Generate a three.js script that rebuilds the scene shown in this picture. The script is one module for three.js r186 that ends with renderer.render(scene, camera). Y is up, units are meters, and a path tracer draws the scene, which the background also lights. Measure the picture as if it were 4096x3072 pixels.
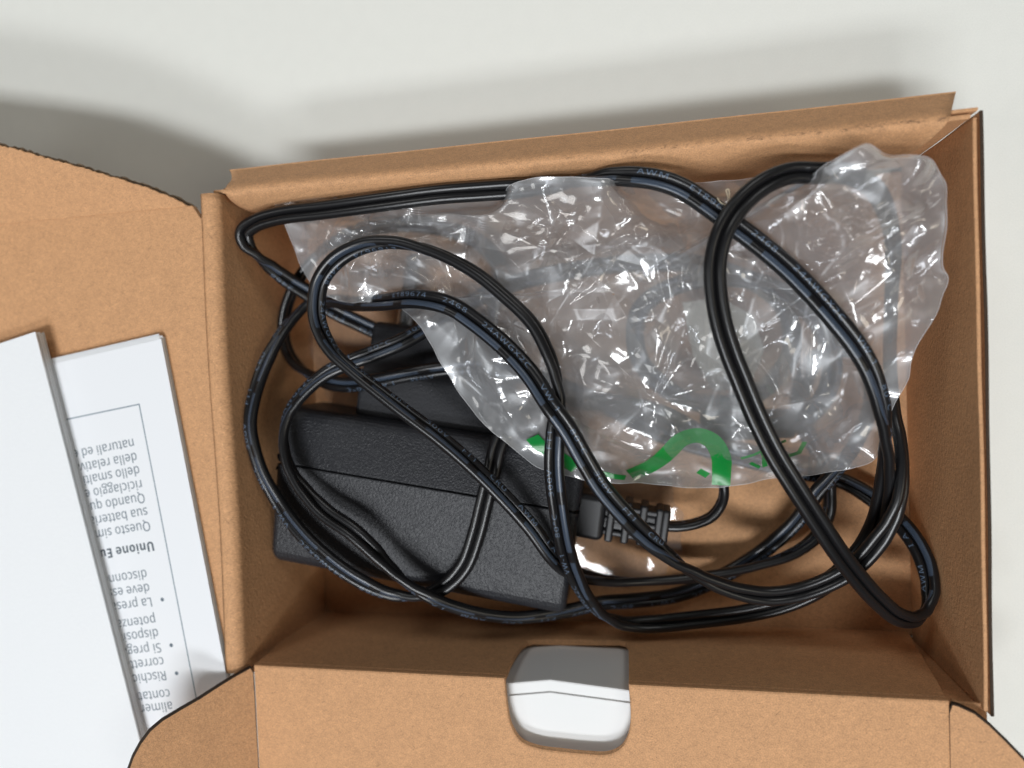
import * as THREE from 'three';
import { RoundedBoxGeometry } from 'three/addons/geometries/RoundedBoxGeometry.js';
import { RectAreaLightUniformsLib } from 'three/addons/lights/RectAreaLightUniformsLib.js';
import { mergeGeometries } from 'three/addons/utils/BufferGeometryUtils.js';
import { createNoise2D } from 'simplex-noise';

// ───────────── camera, light, exposure ─────────────
const MM = 0.001;
const scene = new THREE.Scene();
const RIM = 30.2;                                         // rim of the box above the table, mm
const FPX = 2700, CX = 2048, CY = 1536;                   // lens in pixels of the 4096 x 3072 photograph
const ROT = [[0.98022, 0.04185, 0.19344], [-0.0346, 0.99857, -0.0407], [-0.19487, 0.03321, 0.98027]];
const EYE = [14.45, -11.78, -117.58];                     // x, toward viewer, below rim (mm)
const camera = new THREE.PerspectiveCamera(2 * Math.atan(CY / FPX) * 180 / Math.PI, 4 / 3, 0.005, 20);
{
  const ax = (r) => new THREE.Vector3(r[0], -r[2], r[1]);
  const right = ax(ROT[0]), up = ax(ROT[1]).negate(), back = ax(ROT[2]).negate();
  camera.matrixAutoUpdate = true;
  camera.position.set(EYE[0] * MM, (RIM - EYE[2]) * MM, EYE[1] * MM);
  camera.quaternion.setFromRotationMatrix(new THREE.Matrix4().makeBasis(right, up, back));
  camera.focus = 0.119;
  camera.userData.fStop = 8.5;
}
scene.add(camera);
scene.background = new THREE.Color().setRGB(0.022, 0.02, 0.018);   // dim, even light of the room around

const renderer = new THREE.WebGLRenderer({ antialias: true });
renderer.toneMapping = THREE.LinearToneMapping;
renderer.toneMappingExposure = 1.0;
renderer.shadowMap.enabled = true;
RectAreaLightUniformsLib.init();

function makeLamp(name, label, x, y, z, len, wid, color, strength, group = 'strip lamps above the table') {
  const g = new THREE.Group(); g.name = name; scene.add(g);
  g.position.set(x, y, z);
  g.userData = { label, category: 'lamp', group };
  g.lookAt(0, 0, 0);                                       // +z of the group faces the table
  const body = new THREE.Mesh(new RoundedBoxGeometry(len + 0.06, wid + 0.05, 0.07, 3, 0.012), new THREE.MeshStandardMaterial({ color: 0xdadada, roughness: 0.5 }));
  body.name = 'housing'; body.position.z = -0.05; g.add(body);
  const glow = new THREE.Mesh(new THREE.PlaneGeometry(len, wid), new THREE.MeshStandardMaterial({ color: 0x222222, emissive: color, emissiveIntensity: 0.8, roughness: 0.6 }));
  glow.name = 'diffuser'; glow.position.z = -0.011; g.add(glow);
  const l = new THREE.RectAreaLight(color, strength, len, wid);
  l.position.set(0, 0, 0.002); l.rotation.y = Math.PI; l.castShadow = true; g.add(l);
  return g;
}
makeLamp('strip_lamp', 'long cool white strip lamp steeply above the table', -0.12, 1.5, 0.675, 0.75, 0.16, new THREE.Color().setRGB(0.97, 1.0, 1.03), 38.5);
makeLamp('strip_lamp_001', 'long cool white strip lamp farther out beyond the front of the box', -0.12, 1.5, 1.29, 0.75, 0.2, new THREE.Color().setRGB(0.97, 1.0, 1.03), 24);

const warm = new THREE.Color().setRGB(1.06, 0.97, 0.8), white = new THREE.Color().setRGB(1, 1, 0.98);
makeLamp('panel_lamp', 'square warm lamp panel to the right of the box', 1.5, 1.6, 0.5, 0.6, 0.6, warm, 3.2, 'square lamp panels');
makeLamp('panel_lamp_001', 'square white lamp panel behind the box, over its side wall', 0.8, 1.7, -1.6, 0.6, 0.6, white, 4.9, 'square lamp panels');
makeLamp('panel_lamp_002', 'square white lamp panel behind the box, over its hinge wall', -0.9, 1.7, -1.6, 0.6, 0.6, white, 4.9, 'square lamp panels');
makeLamp('panel_lamp_003', 'square white lamp panel beyond the booklets on the lid', -2.0, 2.0, 0.4, 0.6, 0.6, white, 3.4, 'square lamp panels');

// ───────────── helpers ─────────────
let seed = 7;
const rnd = () => { seed = (seed * 1664525 + 1013904223) >>> 0; return seed / 4294967296; };
const noise = createNoise2D(rnd), noiseB = createNoise2D(rnd), noiseC = createNoise2D(rnd);
const V = (x, y, z) => new THREE.Vector3(x, y, z);
function ray(px, py) {
  const d = [(px - CX) / FPX, (py - CY) / FPX, 1];
  const b = [0, 1, 2].map((i) => ROT[0][i] * d[0] + ROT[1][i] * d[1] + ROT[2][i] * d[2]);
  return [b[0], -b[2], b[1]];                               // x, y(up), z
}
const eye = [EYE[0], RIM - EYE[2], EYE[1]];
const along = (r, s) => [eye[0] + r[0] * s, eye[1] + r[1] * s, eye[2] + r[2] * s];
const at = (px, py, h) => { const r = ray(px, py); return along(r, (h - eye[1]) / r[1]); };      // on the level h mm above the table
function onPlane(px, py, p, n) { const r = ray(px, py); const s = ((p[0] - eye[0]) * n[0] + (p[1] - eye[1]) * n[1] + (p[2] - eye[2]) * n[2]) / (r[0] * n[0] + r[1] * n[1] + r[2] * n[2]); return along(r, s); }
const m3 = (p) => V(p[0] * MM, p[1] * MM, p[2] * MM);
function add(name, geo, mat, parent, label) {
  const m = new THREE.Mesh(geo, mat); m.name = name; m.castShadow = m.receiveShadow = true;
  if (label) m.userData.label = label;
  parent.add(m); return m;
}
const taken = {};
function thing(name, label, category, group, kind) {
  const g = new THREE.Group();
  taken[name] = (taken[name] ?? -1) + 1;
  g.name = taken[name] ? `${name}_${String(taken[name]).padStart(3, '0')}` : name;
  g.userData = { label, category }; if (group) g.userData.group = group; if (kind) g.userData.kind = kind;
  scene.add(g); return g;
}
function canvas(w, h) { const c = document.createElement('canvas'); c.width = w; c.height = h; return [c, c.getContext('2d')]; }
function data(n, m, fn, srgb) {
  const a = new Uint8Array(n * m * 4);
  for (let j = 0; j < m; j++) for (let i = 0; i < n; i++) { const v = fn(i, j), k = 4 * (j * n + i); a[k] = v[0]; a[k + 1] = v[1]; a[k + 2] = v[2]; a[k + 3] = 255; }
  const t = new THREE.DataTexture(a, n, m, THREE.RGBAFormat);
  t.wrapS = t.wrapT = THREE.RepeatWrapping; t.magFilter = THREE.LinearFilter; t.minFilter = THREE.LinearMipmapLinearFilter; t.generateMipmaps = true;
  if (srgb) t.colorSpace = THREE.SRGBColorSpace;
  t.needsUpdate = true; return t;
}
const clamp = (x, a = 0, b = 1) => Math.min(b, Math.max(a, x));
// noise that tiles on a square of n pixels
const tn = (f, i, j, n, p) => { const a = i / n, b = j / n, q = (x, y) => f(x * p, y * p); return (q(a, b) * (1 - a) * (1 - b) + q(a - 1, b) * a * (1 - b) + q(a, b - 1) * (1 - a) * b + q(a - 1, b - 1) * a * b) / Math.sqrt((a * a + (1 - a) ** 2) * (b * b + (1 - b) ** 2)); };

// ───────────── materials ─────────────
function kraft(base, vary) {
  const n = 1024, f = new Float32Array(n * n), bump = new Float32Array(n * n);
  for (let k = 0; k < 26000; k++) {                        // fibres
    const a = (rnd() + rnd() - 1) * 1.1 + (rnd() < 0.5 ? 0 : Math.PI), l = 6 + rnd() * 20, w = (rnd() - 0.5) * (rnd() < 0.05 ? 0.5 : 0.18), x = rnd() * n, y = rnd() * n, bend = (rnd() - 0.5) * 0.12;
    let d = a;
    for (let s = 0, px = x, py = y; s < l; s++) { px += Math.cos(d); py += Math.sin(d); d += bend; const q = ((Math.floor(py) % n + n) % n) * n + ((Math.floor(px) % n + n) % n); f[q] += w; bump[q] += Math.abs(w) * 2; }
  }
  for (let k = 0; k < 340; k++) { const q = Math.floor(rnd() * n * n), w = rnd() < 0.7 ? -0.5 : 0.45; f[q] += w; f[(q + 1) % (n * n)] += w * 0.8; f[(q + n) % (n * n)] += w * 0.7; }
  const val = (i, j) => f[j * n + i] + 0.02 * tn(noise, i, j, n, 9) + 0.035 * tn(noiseB, i, j, n, 34) + 0.09 * tn(noiseC, i, j, n, 130) + (((i * 7349 + j * 9151 + (i * j) % 517) % 97) / 97 - 0.5) * 0.07;
  const map = data(n, n, (i, j) => { const v = 1 + vary * val(i, j); return base.map((c, q) => 255 * Math.pow(clamp(c * (v + (q === 2 ? 0.02 : 0))), 1 / 2.2)); }, true);
  const bm = data(n, n, (i, j) => { const v = clamp(0.5 + bump[j * n + i] * 0.6 + 0.25 * tn(noiseB, i, j, n, 60) + 0.2 * tn(noiseC, i, j, n, 200)) * 255; return [v, v, v]; });
  for (const t of [map, bm]) t.repeat.set(1 / 0.055, 1 / 0.055);
  return new THREE.MeshPhysicalMaterial({ map, bumpMap: bm, bumpScale: 0.00007, roughness: 0.72, specularIntensity: 0.45 });
}
const M = {};
M.kraft = kraft([0.605, 0.338, 0.168], 1.6);
{
  const t = data(512, 64, (i, j) => { const v = 0.24 + 0.05 * noise(i * 0.05, j * 0.6) + 0.05 * noiseB(i * 0.31, j * 0.2) + 0.05 * (rnd() - 0.5); return [v * 255, v * 0.78 * 255, v * 0.6 * 255]; }, true);
  t.repeat.set(1 / 0.02, 1 / 0.0025);
  M.edge = new THREE.MeshStandardMaterial({ map: t, roughness: 0.92 });
}
{
  const n = 1024;
  const bm = data(n, n, (i, j) => { const v = clamp(0.5 + 0.3 * tn(noise, i, j, n, 160) + 0.2 * tn(noiseB, i, j, n, 320)) * 255; return [v, v, v]; });
  const cm = data(n, n, (i, j) => { const v = 0.97 + 0.003 * tn(noiseC, i, j, n, 14) + 0.012 * tn(noiseB, i, j, n, 220) + 0.012 * (rnd() - 0.5); return [255 * v, 255 * v, 252 * v]; }, true);
  for (const t of [bm, cm]) t.repeat.set(1 / 0.08, 1 / 0.08);
  M.table = new THREE.MeshPhysicalMaterial({ color: new THREE.Color().setRGB(0.86, 0.865, 0.835), map: cm, bumpMap: bm, bumpScale: 0.00002, roughness: 0.55 });
}
{
  const n = 512;
  const cell = (m) => { const a = new Float32Array(m * m); for (let q = 0; q < m * m; q++) a[q] = rnd(); return (i, j) => { const x = i / n * m, y = j / n * m, a0 = Math.floor(x), b0 = Math.floor(y), f = x - a0, g = y - b0, at2 = (p, q) => a[(q % m) * m + p % m]; return (at2(a0, b0) * (1 - f) + at2(a0 + 1, b0) * f) * (1 - g) + (at2(a0, b0 + 1) * (1 - f) + at2(a0 + 1, b0 + 1) * f) * g; }; };
  const c1 = cell(200), c2 = cell(256);
  const bm = data(n, n, (i, j) => { const v = clamp(0.6 * c1(i, j) + 0.4 * c2(i, j)) * 255; return [v, v, v]; });
  bm.repeat.set(1 / 0.036, 1 / 0.036);
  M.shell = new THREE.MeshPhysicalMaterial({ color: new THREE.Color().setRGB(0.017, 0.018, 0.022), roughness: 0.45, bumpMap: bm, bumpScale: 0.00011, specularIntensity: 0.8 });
  M.plugShell = M.shell.clone(); M.plugShell.roughness = 0.62;
}
M.rubber = new THREE.MeshPhysicalMaterial({ color: new THREE.Color().setRGB(0.012, 0.012, 0.014), roughness: 0.42 });
M.metal = new THREE.MeshStandardMaterial({ color: 0xb9bcc0, metalness: 1, roughness: 0.25 });
M.liner = new THREE.MeshStandardMaterial({ color: new THREE.Color().setRGB(0.26, 0.19, 0.125), roughness: 0.9 });
M.film = new THREE.MeshPhysicalMaterial({ color: new THREE.Color().setRGB(0.93, 0.94, 0.95), transmission: 0.935, thickness: 0, roughness: 0.13, ior: 1.75, side: THREE.DoubleSide });
M.filmSoft = new THREE.MeshPhysicalMaterial({ color: new THREE.Color().setRGB(0.93, 0.94, 0.96), transmission: 0.9, thickness: 0, roughness: 0.4, ior: 2.0, side: THREE.DoubleSide });
M.filmLow = new THREE.MeshPhysicalMaterial({ color: new THREE.Color().setRGB(0.93, 0.94, 0.95), transmission: 0.94, thickness: 0, roughness: 0.08, ior: 1.5, side: THREE.DoubleSide });
M.filmEdge = new THREE.MeshPhysicalMaterial({ color: new THREE.Color().setRGB(0.85, 0.86, 0.88), transmission: 0.45, thickness: 0, roughness: 0.3, ior: 1.5 });
M.paper = new THREE.MeshPhysicalMaterial({ color: new THREE.Color().setRGB(0.86, 0.88, 0.9), roughness: 0.7 });
{
  const n = 512, bm = data(n, n, (i, j) => { const v = clamp(0.5 + 0.3 * tn(noise, i, j, n, 40) + 0.2 * tn(noiseB, i, j, n, 110)) * 255; return [v, v, v]; });
  bm.repeat.set(1 / 0.04, 1 / 0.04); M.paper.bumpMap = bm; M.paper.bumpScale = 0.00005;
}
M.pageEdge = new THREE.MeshStandardMaterial({ color: new THREE.Color().setRGB(0.62, 0.63, 0.64), roughness: 0.9 });
M.carton = new THREE.MeshPhysicalMaterial({ color: new THREE.Color().setRGB(0.84, 0.85, 0.85), roughness: 0.62 });
M.blueLine = new THREE.MeshStandardMaterial({ color: new THREE.Color().setRGB(0.03, 0.16, 0.26), roughness: 0.6 });
M.cream = new THREE.MeshStandardMaterial({ color: new THREE.Color().setRGB(0.80, 0.76, 0.64), roughness: 0.85 });
M.thread = new THREE.MeshStandardMaterial({ color: new THREE.Color().setRGB(0.75, 0.66, 0.48), roughness: 0.9 });
M.scuff = new THREE.MeshStandardMaterial({ color: new THREE.Color().setRGB(0.035, 0.032, 0.035), roughness: 0.9, transparent: true });

// a flat board cut to an outline of world points (mm) that lie on one plane; thickness goes against the normal
function board(outline, normal, thick, holes = [], bevel = 0.22) {
  const n = V(...normal).normalize(), o = V(...outline[0]);
  const ref = Math.abs(n.x) > 0.9 ? V(0, 0, 1) : V(1, 0, 0);
  const u = ref.clone().addScaledVector(n, -ref.dot(n)).normalize(), v = n.clone().cross(u);
  const flat = (p) => { const q = V(...p).sub(o); return new THREE.Vector2(q.dot(u) * MM, q.dot(v) * MM); };
  let pts = outline.map(flat); if (THREE.ShapeUtils.isClockWise(pts)) pts.reverse();
  const s = new THREE.Shape(pts);
  for (const h of holes) s.holes.push(new THREE.Path(h.map(flat)));
  const g = new THREE.ExtrudeGeometry(s, { depth: (thick - 2 * bevel) * MM, bevelEnabled: true, bevelSize: bevel * MM, bevelOffset: -bevel * MM, bevelThickness: bevel * MM, bevelSegments: 2, curveSegments: 8 });
  g.translate(0, 0, -(thick - bevel) * MM);
  g.applyMatrix4(new THREE.Matrix4().makeBasis(u, v, n).setPosition(o.clone().multiplyScalar(MM)));
  return g;
}
// a bent sheet: profile points (mm, [a, b]) swept; place(a, b, t, k) gives the world point for share t across and profile index k
function sheet(profile, nAcross, thick, place) {
  const P = profile.map((p) => new THREE.Vector2(...p)), n = P.length, pos = [], uv = [], idx = [], nor = P.map((p, i) => { const d = P[Math.min(n - 1, i + 1)].clone().sub(P[Math.max(0, i - 1)]).normalize(); return new THREE.Vector2(-d.y, d.x); });
  let len = 0; const L = P.map((p, i) => (len += i ? p.distanceTo(P[i - 1]) : 0));
  for (const side of [0, 1]) for (let i = 0; i < n; i++) for (let j = 0; j <= nAcross; j++) {
    const q = P[i].clone().addScaledVector(nor[i], -side * thick), w = place(q.x, q.y, j / nAcross, i, L[i] / len);
    pos.push(w[0] * MM, w[1] * MM, w[2] * MM); const w0 = place(P[i].x, P[i].y, j / nAcross, i, L[i] / len); uv.push(w0[0] * MM * (w0[3] ?? 1) + (w0[3] === 0 ? w0[2] * MM : 0), L[i] * MM);
  }
  const K = n * (nAcross + 1), id = (s, i, j) => s * K + i * (nAcross + 1) + j;
  for (let i = 0; i < n - 1; i++) for (let j = 0; j < nAcross; j++) {
    idx.push(id(0, i, j), id(0, i, j + 1), id(0, i + 1, j), id(0, i, j + 1), id(0, i + 1, j + 1), id(0, i + 1, j));
    idx.push(id(1, i, j), id(1, i + 1, j), id(1, i, j + 1), id(1, i, j + 1), id(1, i + 1, j), id(1, i + 1, j + 1));
  }
  const face = idx.length;
  for (let i = 0; i < n - 1; i++) for (const j of [0, nAcross]) idx.push(id(0, i, j), id(0, i + 1, j), id(1, i, j), id(0, i + 1, j), id(1, i + 1, j), id(1, i, j));
  for (let j = 0; j < nAcross; j++) for (const i of [0, n - 1]) idx.push(id(0, i, j), id(0, i, j + 1), id(1, i, j), id(0, i, j + 1), id(1, i, j + 1), id(1, i, j));
  let g = new THREE.BufferGeometry();
  g.setAttribute('position', new THREE.Float32BufferAttribute(pos, 3)); g.setAttribute('uv', new THREE.Float32BufferAttribute(uv, 2)); g.setIndex(idx);
  g.computeVertexNormals();
  g.addGroup(0, face, 0); g.addGroup(face, idx.length - face, 1);
  return g;
}
const arc = (cx, cy, r, a0, a1, n) => Array.from({ length: n + 1 }, (_, i) => { const a = (a0 + (a1 - a0) * i / n) * Math.PI / 180; return [cx + r * Math.cos(a), cy + r * Math.sin(a)]; });

// ───────────── table ─────────────
{
  const g = new THREE.BoxGeometry(1.6, 0.03, 1.2); g.translate(0, -0.015, 0);
  const uv = g.attributes.uv, p = g.attributes.position;
  for (let i = 0; i < p.count; i++) uv.setXY(i, p.getX(i) + p.getY(i), p.getZ(i));
  const t = add('table_top', g, M.table, scene); t.userData = { label: 'off-white table top under the cardboard box', category: 'table', kind: 'structure' };
}

// ───────────── cardboard box ─────────────
const CB = [M.kraft, M.edge];
const box = thing('cardboard_box', 'open brown cardboard box with its lid and flaps folded out', 'box');
{
  add('floor_panel', board([[-65.5, 1.6, -46], [65.5, 1.6, -46], [65.5, 1.6, 46.5], [-65.5, 1.6, 46.5]], [0, 1, 0], 1.5), CB, box);
  // side wall on the right: an inner lining and an outer wall with a narrow gap between
  const rz0 = -46.45, rz1 = 47.0;
  const wob = (z) => 0.16 * Math.sin(z * 0.06 + 0.6) + 0.09 * Math.sin(z * 0.21);
  const zs = Array.from({ length: 25 }, (_, i) => rz0 + (rz1 - rz0) * i / 24);
  add('side_wall', board([[65, 1.7, rz0], ...zs.map((z) => [65, RIM - 0.15 + wob(z), z]), [65, 1.7, rz1]].map((p) => [64.9 + 0.017 * p[1], p[1], p[2]]), [-1, 0.017, 0], 0.6, [], 0.18), M.kraft, box);
  add('outer_wall', board([[66.9, 0.05, -47.3], ...zs.map((z) => [66.9, RIM - 1.4 + 1.3 * wob(z + 20), z * 1.03]), [66.9, 0.05, 47.6]], [-1, 0, 0], 0.55, [], 0.12), CB, box);
  // wall at the back, and the tabs that close the front corners
  add('back_wall', board([[-66.2, 1.7, -46.5], [-66.2, RIM - 0.6, -46.5], [-62, RIM - 0.9, -46.5], [62, RIM - 0.9, -46.5], [65.3, RIM - 0.7, -46.5], [65.3, 1.7, -46.5]], [0, 0, 1], 0.8), M.kraft, box);
  add('outer_wall', board([[-65.6, 0.05, -47.6], [-65.6, RIM - 3, -47.6], [-61, RIM - 2, -47.6], [60, RIM - 0.9, -47.6], [66.3, RIM - 0.6, -47.6], [66.3, 0.05, -47.6]], [0, 0, 1], 0.55, [], 0.12), M.kraft, box);
  add('corner_tab', board([[38, 0.1, 47.4], [38, 28.4, 47.4], [66, 28.4, 47.4], [66, 0.1, 47.4]], [0, 0, -1], 0.8), M.kraft, box);
  add('corner_tab', board([[-66.4, 0.1, 47.4], [-66.4, 27.6, 47.4], [-45, 27.6, 47.4], [-45, 0.1, 47.4]], [0, 0, -1], 0.8), M.kraft, box);
  add('corner_lip', board([[3806, 2795], [3832, 2806], [3945, 2815], [3957, 2838], [3950, 2850], [3953, 2925], [3900, 2925], [3806, 2900]].map((p) => at(p[0], p[1], 28.9)), [0, 1, 0], 0.6), M.kraft, box);
  // curled inner flap: rises inside the back wall and rolls outward over its rim
  const prof = [[-45.2, 4], [-44.3, 12], [-43.6, 19], [-43.5, 23.5], [-43.9, 27], [-44.5, 29.2], [-45.3, 30.7], [-46.0, 31.2], [-46.9, 31.0], [-49.2, 28.6], [-52.2, 25.3]];
  const curve = new THREE.CatmullRomCurve3(prof.map((p) => V(p[0], p[1], 0))).getPoints(60).map((p) => [p.x, p.y]);
  const xl = (t) => t < 0.62 ? -56.5 - 5.4 * t / 0.62 : t < 0.86 ? -61.9 - 0.9 * Math.sin((t - 0.62) / 0.24 * 1.57) : -62.8 - 2.6 * ((t - 0.86) / 0.14) ** 1.5;
  const xr = (t) => t < 0.7 ? 53 + 7.5 * (t / 0.7) : t < 0.8 ? 60.5 + 1.6 * (t - 0.7) / 0.1 : 62.1 + 3.0 * (t - 0.8) / 0.2;
  const wav = (x) => 0.25 * Math.sin(x * 0.045 + 1) + 0.12 * Math.sin(x * 0.17);
  const flapAt = (z, y, t, k, s) => { const x = xl(s) + (xr(s) - xl(s)) * t; return [x, y + wav(x) * 0.35 * s, z + wav(x) * (0.4 + 0.3 * (1 - s))]; };
  add('inner_flap', sheet(curve.map((p) => p).reverse(), 90, 1.3, (z, y, t, k, s) => flapAt(z, y, t, k, 1 - s)), CB, box);
  // dark scuffs along the rolled crease
  {
    const [c, x] = canvas(2048, 128); x.fillStyle = '#000'; x.fillRect(0, 0, 2048, 128);
    for (let k = 0; k < 900; k++) {
      const u = rnd(), q = 0.15 + 0.85 * Math.pow(u, 1.5), patch = noise(u * 14, 3.3) + 0.5 * noise(u * 45, 9.1);
      if (patch < 0.25 - q * 0.3) continue;
      const a = 0.12 + rnd() * 0.55 * q; x.fillStyle = `rgba(255,255,255,${a})`;
      x.fillRect(u * 2048 + rnd() * 6, 64 + (rnd() + rnd() - 1) * 34, 2 + rnd() * 9 * q, 2 + rnd() * 7);
    }
    const tex = new THREE.CanvasTexture(c); M.scuff.alphaMap = tex;
    const i0 = 40, seg = curve.slice(i0 - 1, i0 + 11), pos = [], uv = [], idx = [];
    const nA = 90;
    seg.forEach((p, i) => { for (let j = 0; j <= nA; j++) { const s = (i0 - 1 + i) / 60; const w = flapAt(p[0], p[1], j / nA, 0, s); const d = [seg[Math.min(i + 1, 11)][0] - seg[Math.max(i - 1, 0)][0], seg[Math.min(i + 1, 11)][1] - seg[Math.max(i - 1, 0)][1]], l = Math.hypot(...d); pos.push(w[0] * MM, (w[1] + 0.06 * -d[0] / l) * MM, (w[2] + 0.06 * d[1] / l) * MM); uv.push(j / nA, i / 11); } });
    for (let i = 0; i < 11; i++) for (let j = 0; j < nA; j++) { const a = i * (nA + 1) + j; idx.push(a, a + 1, a + nA + 1, a + 1, a + nA + 2, a + nA + 1); }
    const g = new THREE.BufferGeometry(); g.setAttribute('position', new THREE.Float32BufferAttribute(pos, 3)); g.setAttribute('uv', new THREE.Float32BufferAttribute(uv, 2)); g.setIndex(idx); g.computeVertexNormals();
    add('scuff_mark', g, M.scuff, box, 'dark grey scuffs along the rolled crease of the inner flap');
  }
  // wall with the lid hinge, rounding over into the hinge
  const hp = [[-62.9, 1.7], [-63.6, 10], [-64.6, 20], [-65.4, 26], [-65.75, 28.6], ...arc(-66.7, 29.2, 0.95, 12, 90, 8), [-67.3, 30.17], [-67.75, 30.0]];
  add('hinge_wall', sheet(hp, 60, 1.2, (x, y, t, k, s) => { const z = -46.3 + 93.1 * t; return [x + 0.25 * Math.sin(z * 0.09) * (s > 0.5 ? 1 : 0.4), y, z, 0]; }), CB, box);
  // lid
  const lidBack = -44.6;
  const lid = add('lid', board([[-67.55, RIM, -40.8], [-69.0, RIM, -42.2], [-70.6, RIM, lidBack], [-195, RIM, lidBack], [-195, RIM, 48], [-67.55, RIM, 46.5]], [0, 1, 0], 1.4), M.kraft, box);
  const kf = 0.55, fp = [-100, RIM - 0.3, lidBack + 0.45], fn = [0, 1, kf];
  const fo = [[772, 838], [700, 800], [560, 745], [420, 705], [330, 676], [195, 640], [120, 618], [60, 600], [0, 588], [-400, 530], [-1000, 470]].map((p) => onPlane(p[0], p[1], fp, fn));
  fo.push([-190, RIM - 0.3, lidBack + 0.45], [-71.6, RIM - 0.3, lidBack + 0.45]);
  const fray = (pts, k, n) => { const out = []; for (let i = 0; i < n; i++) for (let q = 0; q < 14; q++) { const t = q / 14, a = pts[i], b = pts[i + 1], p = a.map((c, m) => c + (b[m] - c) * t); p[2] -= k[0] * (0.5 + 0.5 * noise(p[0] * k[1], k[2])); out.push(p); } return [...out, ...pts.slice(n)]; };
  const lift = (p) => { p[1] = fp[1] - (p[2] - fp[2]) * kf; return p; };
  const df = add('dust_flap', board(fray(fo, [0.35, 0.9, 1.7], 10).map(lift), fn, 0.4, [], 0.08), M.kraft, lid);
  add('flute', board(fray(fo, [0.25, 2.2, 5.1], 10).map(lift).map((p) => [p[0], p[1] - 0.42, p[2] + 0.05]), fn, 0.75, [], 0.05), M.edge, df);
  add('liner', board(fray(fo, [0.55, 0.6, 8.3], 10).map(lift).map((p) => [p[0], p[1] - 1.25, p[2] - 0.45]), fn, 0.3, [], 0.06), M.liner, df);
  // a raised score line by the lid crease
  // front wall and tuck flap with the tab slot through the fold
  const zi = 45.5;
  const wallP = (px, py) => onPlane(px, py, [0, 0, zi], [0, 0, -1]);
  const L0 = [-12.6, 28.6], R0 = [9.6, 28.6];
  const slotWall = [[L0[0], 28.7, zi], [-12.7, 24, zi], [-12.5, 20, zi], [-12.0, 15.5, zi], [-11.2, 13.6, zi], [-10, 12.9, zi], [-4, 12.6, zi], [3, 12.0, zi], [7.3, 11.6, zi], [8.6, 12.2, zi], [9.2, 14, zi], [9.4, 20, zi], [R0[0], 28.7, zi]];
  add('front_wall', board([[-64.6, 1.7, zi], [-63.6, 20, zi], [-62.9, 28.7, zi], ...slotWall, [60.4, 28.7, zi], [61.5, 22, zi], [64.2, 1.7, zi]], [0, 0, -1], 1.2), M.kraft, box);
  const fz = zi - 0.05;
    const slotEnd = [[2034, 2860], [2050, 2915], [2085, 2965], [2150, 2992], [2250, 3006], [2350, 3016], [2430, 3017], [2480, 2995], [2510, 2950], [2522, 2880]].map((p) => at(p[0], p[1], RIM));
  const smoothEnd = new THREE.CatmullRomCurve3([V(L0[0], RIM, fz), ...slotEnd.map((p) => V(...p)), V(R0[0], RIM, fz)], false, 'centripetal').getPoints(70).map((p) => [p.x, p.y, p.z]);
  const flap = add('tuck_flap', board([[-62.9, RIM, fz], ...smoothEnd, [60.4, RIM, fz], [60.4, RIM, 84], [-63.1, RIM, 84]], [0, 1, 0], 1.4, [], 0.4), M.kraft, box);
  // dust flaps on both ends of the tuck flap, standing up a little
  const kl = 1.05, lp = [-62.9, RIM - 0.15, 46], ln = [kl, 1, 0];
  const lo = [[1005, 2668], [940, 2703], [880, 2740], [800, 2792], [720, 2838], [650, 2880], [600, 2922], [560, 2975], [530, 3030], [505, 3100], [480, 3200], [470, 3320]].map((p) => onPlane(p[0], p[1], lp, ln));
  lo.push([-62.9, RIM - 0.15, 80], [-62.9, RIM - 0.15, 47]);
  add('dust_flap', board(lo, ln, 1.2), CB, flap);
  const kr = 0.3, rp = [60.2, RIM - 0.15, 46], rn = [-kr, 1, 0];
  const ro = [[3806, 2815], [3835, 2822], [3900, 2852], [3960, 2900], [4030, 2968], [4100, 3040], [4160, 3110], [4200, 3200]].map((p) => onPlane(p[0], p[1], rp, rn));
  ro.push([60.2, RIM - 0.15, 74], [60.2, RIM - 0.15, 47.5]);
  add('dust_flap', board(ro, rn, 1.2), CB, flap);
}

// ───────────── white carton under the tuck flap ─────────────
{
  const c = thing('white_carton', 'flat white carton under the slotted tuck flap', 'carton');
  const e = (px, py, h) => at(px, py, h);
  const row = (h, dy) => [e(1700, 2765 + dy, h), e(2020, 2733 + dy, h), e(2200, 2718 + dy, h), e(2515, 2760 + dy, h), e(2900, 2812 + dy, h)];
  const poly = (r, h) => [...r, [r[4][0], h, 110], [r[0][0], h, 110]];
  const r1 = row(27.2, 0), r2 = row(27.55, 52);
  add('base', board(poly(r1, 27.2), [0, 1, 0], 27.1, [], 0.3), M.carton, c);
  add('top_panel', board(poly(r2, 27.55), [0, 1, 0], 0.34, [], 0.12), M.carton, c);
  const b0 = e(2335, 2792, 27.3), b1 = e(2900, 2867, 27.3);
  add('printed_line', board([b0, b1, [b1[0], 27.3, b1[2] + 0.35], [b0[0], 27.3, b0[2] + 0.35]], [0, 1, 0], 0.06, [], 0.01), M.blueLine, c);
}

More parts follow.
